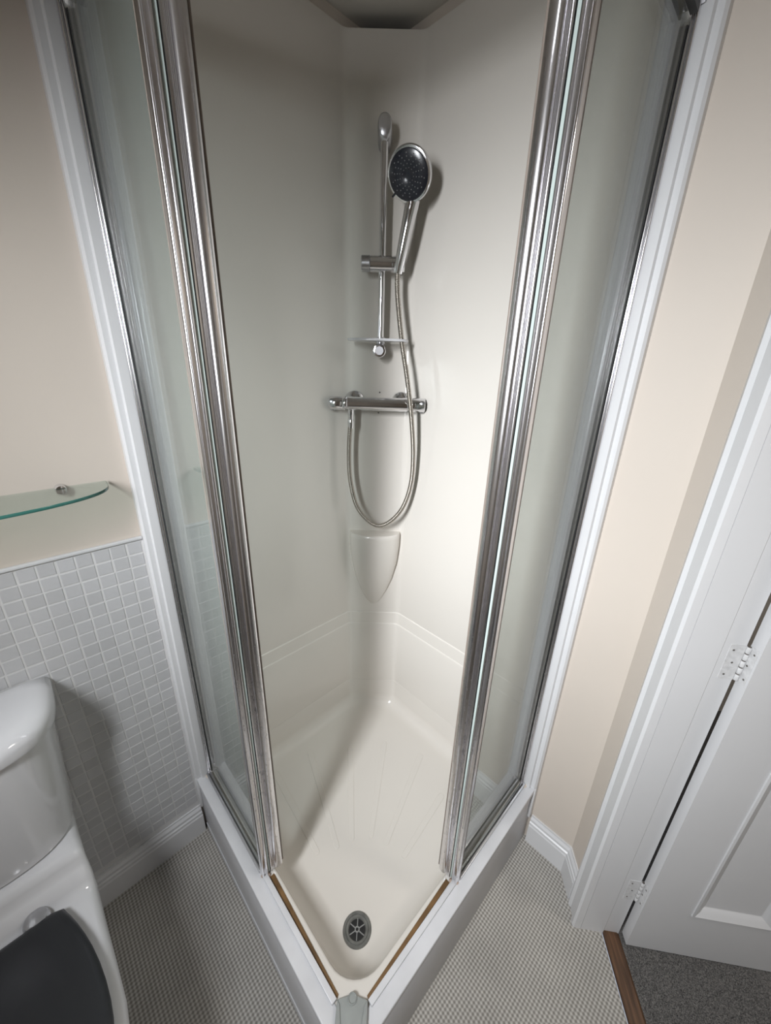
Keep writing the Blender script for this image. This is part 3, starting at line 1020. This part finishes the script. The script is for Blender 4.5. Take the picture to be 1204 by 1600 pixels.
# hose
hose = thing('shower_hose', 'ribbed metal shower hose looping below the mixer bar', 'hose', CP(0.0184, 0.066, 1.003))
hl = [(0.0515, 0.066, 1.7745), (0.0520, 0.066, 1.745), (0.0544, 0.066, 1.715), (0.0622, 0.070, 1.656), (0.0728, 0.080, 1.587), (0.087, 0.094, 1.517), (0.0997, 0.104, 1.444), (0.111, 0.101, 1.368), (0.1216, 0.090, 1.265),
      (0.1202, 0.080, 1.166), (0.099, 0.074, 1.082), (0.0615, 0.070, 1.027), (0.0184, 0.068, 1.003), (-0.0219, 0.066, 1.020), (-0.0629, 0.063, 1.073),
      (-0.0849, 0.060, 1.164), (-0.0891, 0.058, 1.252), (-0.0863, 0.056, 1.325), (-0.0835, 0.055, 1.352)]
cv = catmull([CP(*p) for p in hl], 24)
# resample evenly
acc = [0]
for i in range(1, len(cv)):
    acc.append(acc[-1] + (cv[i] - cv[i - 1]).length)
L = acc[-1]
stepn = int(L / 0.0014)
pts, rr_, j = [], [], 0
for k in range(stepn + 1):
    s = L * k / stepn
    while j < len(acc) - 2 and acc[j + 1] < s:
        j += 1
    t = (s - acc[j]) / max(1e-9, acc[j + 1] - acc[j])
    pts.append(cv[j].lerp(cv[j + 1], t))
    rr_.append((0.0060, 0.0076, 0.0079)[k % 3])
MB().tube(pts, rr_, 12).build('ribbed_hose', M['hose_steel'], hose, smooth=80)
MB().lathe(CP(-0.0825, 0.055, 1.350), (0, 0, 1), [(0.0082, -.012), (0.0095, -.006), (0.0102, 0), (0.0102, .014), (0.0092, .016)], 24).build('hose_nut', M['chrome'], hose, smooth=40)

# ------------------------------------------------------------------ soap shelf on the rail
ss = thing('soap_shelf', 'thin curved clear soap shelf clipped to the riser rail', 'shelf', CP(0.0, 0.06, 1.60))
sf = []
for k in range(25):
    a = PI * k / 24
    sf.append((0.091 * math.cos(a), 0.052 + 0.055 * math.sin(a) ** 0.7))
sh_pts = [CP(t, o, 0)[:2] for t, o in sf] + [CP(-0.085, 0.030, 0)[:2], CP(0.085, 0.030, 0)[:2]]
MB().prism(sh_pts, 1.5975, 1.6015).build('shelf_plate', M['acrylic_clear'], ss, bevel=.001)
rim = []
for k in range(25):
    a = PI * k / 24
    rim.append(CP(0.090 * math.cos(a), 0.052 + 0.054 * math.sin(a) ** 0.7, 1.6025))
MB().tube(rim, 0.0018, 8).build('raised_rim', M['acrylic_clear'], ss)
MB().lathe(CP(RT, 0.05, 1.590), (0, 0, 1), [(0.0105, 0), (0.0135, .002), (0.0135, .018), (0.0105, .020)], 20, False, False).build('clip', M['satin_chrome'], ss)

# ------------------------------------------------------------------ thermostatic bar mixer
mx_ = thing('mixer_valve', 'chrome thermostatic bar shower mixer with a handle at each end', 'mixer valve', CP(0.0, 0.05, 1.416))
ZB = 1.416
MB().lathe(CP(-0.094, 0.058, ZB), CP_RIGHT, [(0.0185, 0), (0.0205, .002), (0.0205, .190), (0.0190, .1915)], 36).build('bar_body', M['chrome'], mx_, smooth=40)
for sgn, t0, rr1 in ((-1, -0.0955, 0.021), (1, 0.0985, 0.0215)):
    ax = tuple(sgn * c for c in CP_RIGHT)
    hd = MB()
    hd.lathe(CP(t0, 0.058, ZB), ax, [(0.0175, 0), (0.0175, .003), (rr1, .004), (rr1, .010), (rr1 * .94, .0115), (rr1 * .94, .0125), (rr1, .014), (rr1, .050), (rr1 * .9, .0535), (rr1 * .45, .0545)], 36)
    ho = hd.build('temperature_handle' if sgn > 0 else 'flow_handle', M['chrome'], mx_, smooth=40)
    gp = Vector(CP(t0, 0.058, ZB)) + Vector(ax) * 0.0445
    for a in (0.4, 2.5, 4.6):
        d = Vector(CP_OUT) * math.cos(a) + Vector((0, 0, 1)) * math.sin(a)
        MB().lathe(gp + d * (rr1 - .001), d, [(0.0085, 0), (0.0085, .0022), (0.0065, .0034)], 18, sx=.8, up=ax).build('grip', M['satin_chrome'], ho, smooth=40)
for t in (-0.0745, 0.0785):
    ro = MB()
    ro.lathe(CP(t, 0.0008, ZB + .004), CP_OUT, [(0.0325, 0), (0.0325, .004), (0.030, .008), (0.020, .013), (0.017, .015), (0.017, .040)], 36)
    ro.build('wall_rosette', M['chrome'], mx_, smooth=40)
MB().lathe(CP(-0.0825, 0.056, ZB - .0165), (0, 0, -1), [(0.0105, 0), (0.0105, .018), (0.009, .020), (0.009, .0335)], 24).build('outlet', M['chrome'], mx_, smooth=40)

# ------------------------------------------------------------------ glass shelf on the left wall
gs = thing('glass_shelf', 'clear green-edged glass wall shelf above the tiles', 'shelf', (0.0, -1.1, 1.268))
YC, HL, DP = -1.13, 0.281, 0.150
front = []
for k in range(41):
    a = PI * k / 40
    ca, sa = math.cos(a), math.sin(a)
    front.append((max(0.006, 0.006 + (DP - .006) * sa ** 0.62), YC + HL * (abs(ca) ** 0.9) * (1 if ca > 0 else -1)))
MB().prism(front, 1.2655, 1.2715).build('glass_plate', M['shelf_glass'], gs, smooth=30)
eg = MB()
r0 = [(x + .0004 * (1 if 0 < i < 40 else 0), y, 1.2653) for i, (x, y) in enumerate(front)]
eg.loft([[(x, y, 1.2653) for x, y in front], [(x + .0006, y, 1.2662) for x, y in front], [(x + .0006, y, 1.2708) for x, y in front], [(x, y, 1.2717) for x, y in front]], False)
eg.build('polished_edge', M['glass_edge'], gs, smooth=40)
for y in (-0.930, -1.330):
    MB().lathe((0.0005, y, 1.267), (1, 0, 0), [(0.0105, 0), (0.0105, .014), (0.009, .017), (0.005, .018)], 24).build('support_peg', M['chrome'], gs, smooth=40)

# ------------------------------------------------------------------ toilet
wc = thing('toilet', 'white close-coupled toilet with a black seat lid under the glass shelf', 'toilet', (0.3, -1.235, 0))
CY = -1.235


def cistern_ring(z, hw, d, x0=0.012, bow=0.75, n=40):
    """rounded plan with flat back and bowed front"""
    pts = []
    for k in range(n + 1):
        a = -PI / 2 + PI * k / n
        ca, sa = math.cos(a), math.sin(a)
        y = hw * (abs(sa) ** 0.55) * (1 if sa > 0 else -1)
        x = x0 + (d - x0) * (ca ** 0.42 if ca > 1e-6 else 0)
        x = x - bow * 0.02 * (y / hw) ** 2 * (1 if ca > 1e-6 else 0)
        pts.append((max(x0, x), CY + y, z))
    return pts


MB().loft([cistern_ring(0.500, 0.152, 0.172, bow=.5), cistern_ring(0.506, 0.158, 0.180, bow=.5), cistern_ring(0.60, 0.166, 0.182, bow=.6), cistern_ring(0.70, 0.174, 0.184, bow=.8), cistern_ring(0.793, 0.181, 0.186, bow=1)], True, True, True).build('cistern', M['ceramic'], wc, smooth=40)
MB().loft([cistern_ring(0.795, 0.183, 0.190, bow=1), cistern_ring(0.796, 0.190, 0.196, .008, bow=1), cistern_ring(0.815, 0.192, 0.199, .007, bow=1), cistern_ring(0.828, 0.190, 0.195, .007, bow=1), cistern_ring(0.838, 0.183, 0.185, .008, bow=1),
           cistern_ring(0.844, 0.168, 0.165, .012, bow=1), cistern_ring(0.847, 0.14, 0.13, .02, bow=1)], True, True, True).build('cistern_lid', M['ceramic'], wc, smooth=60)
pan = []
st = [  # x, half width top, z top, half width foot
    (0.012, .150, .499, .10), (0.150, .156, .499, .10), (0.186, .158, .498, .10), (0.196, .158, .494, .10), (0.202, .159, .480, .10), (0.207, .160, .466, .10), (0.213, .161, .459, .10), (0.222, .161, .452, .10),
    (0.230, .161, .436, .10), (0.238, .161, .424, .10), (0.26, .161, .417, .10), (0.33, .162, .414, .105), (0.40, .164, .413, .11), (0.47, .165, .413, .11), (0.54, .157, .413, .11), (0.60, .138, .413, .10), (0.65, .105, .413, .08), (0.68, .06, .412, .04), (0.690, .012, .410, .01)]
for x, hw, zt, hb_ in st:
    half = [(hb_ * 1.02, 0.0), (hb_, 0.02), (hb_ * .93, 0.12), (hb_ + (hw - hb_) * .35, 0.24), (hw * .93, zt - .085), (hw * .99, zt - .045), (hw, zt - .022), (hw - .004, zt - .008), (hw - .014, zt - .001), (hw - .035 if hw > .04 else hw * .4, zt)]
    ring = [(x, CY + a, z) for a, z in half] + [(x, CY - a, z) for a, z in reversed(half)]
    pan.append(ring)
MB().loft(pan, True, True, True).build('pan', M['ceramic'], wc, smooth=60)


def seat_ring(z, inset=0.0, n=48):
    pts = []
    x0, x1 = 0.252 + inset, 0.682 - inset
    for k in range(n):
        a = 2 * PI * k / n
        ca, sa = math.cos(a), math.sin(a)
        if ca >= 0:   # front half, elliptical
            x = 0.47 + (x1 - 0.47) * ca
            y = (0.148 - inset) * sa
        else:         # tapers to a straight back edge
            t = -ca
            x = 0.47 - (0.47 - x0) * min(1, t * 1.22)
            s = 1 if sa >= 0 else -1
            xx = (0.47 - x) / (0.47 - x0)
            hwid = (0.148 - 0.046 * xx ** 2.0) - inset
            y = s * hwid * (1 if xx < 0.999 else abs(sa) / max(1e-6, math.sqrt(1 - (1 / 1.22) ** 2)))
        pts.append((x, CY + y, z))
    return pts


MB().loft([seat_ring(0.417, .006), seat_ring(0.419, .002), seat_ring(0.428, .002), seat_ring(0.4295, .004)], True, True, True).build('seat', M['seat_black'], wc, smooth=40)
MB().loft([seat_ring(0.431, .003), seat_ring(0.432, .0), seat_ring(0.440, 0.0), seat_ring(0.446, .004), seat_ring(0.4485, .012), seat_ring(0.4500, .03), seat_ring(0.4520, .07)], True, True, True).build('seat_lid', M['seat_black'], wc, smooth=50)
for dy in (0.062, -0.062):
    MB().lathe((0.243, CY + dy, 0.420), (0, 0, 1), [(0.022, 0), (0.022, .018), (0.019, .025), (0.008, .028)], 24).build('hinge_cap', M['satin_chrome'], wc, smooth=40)
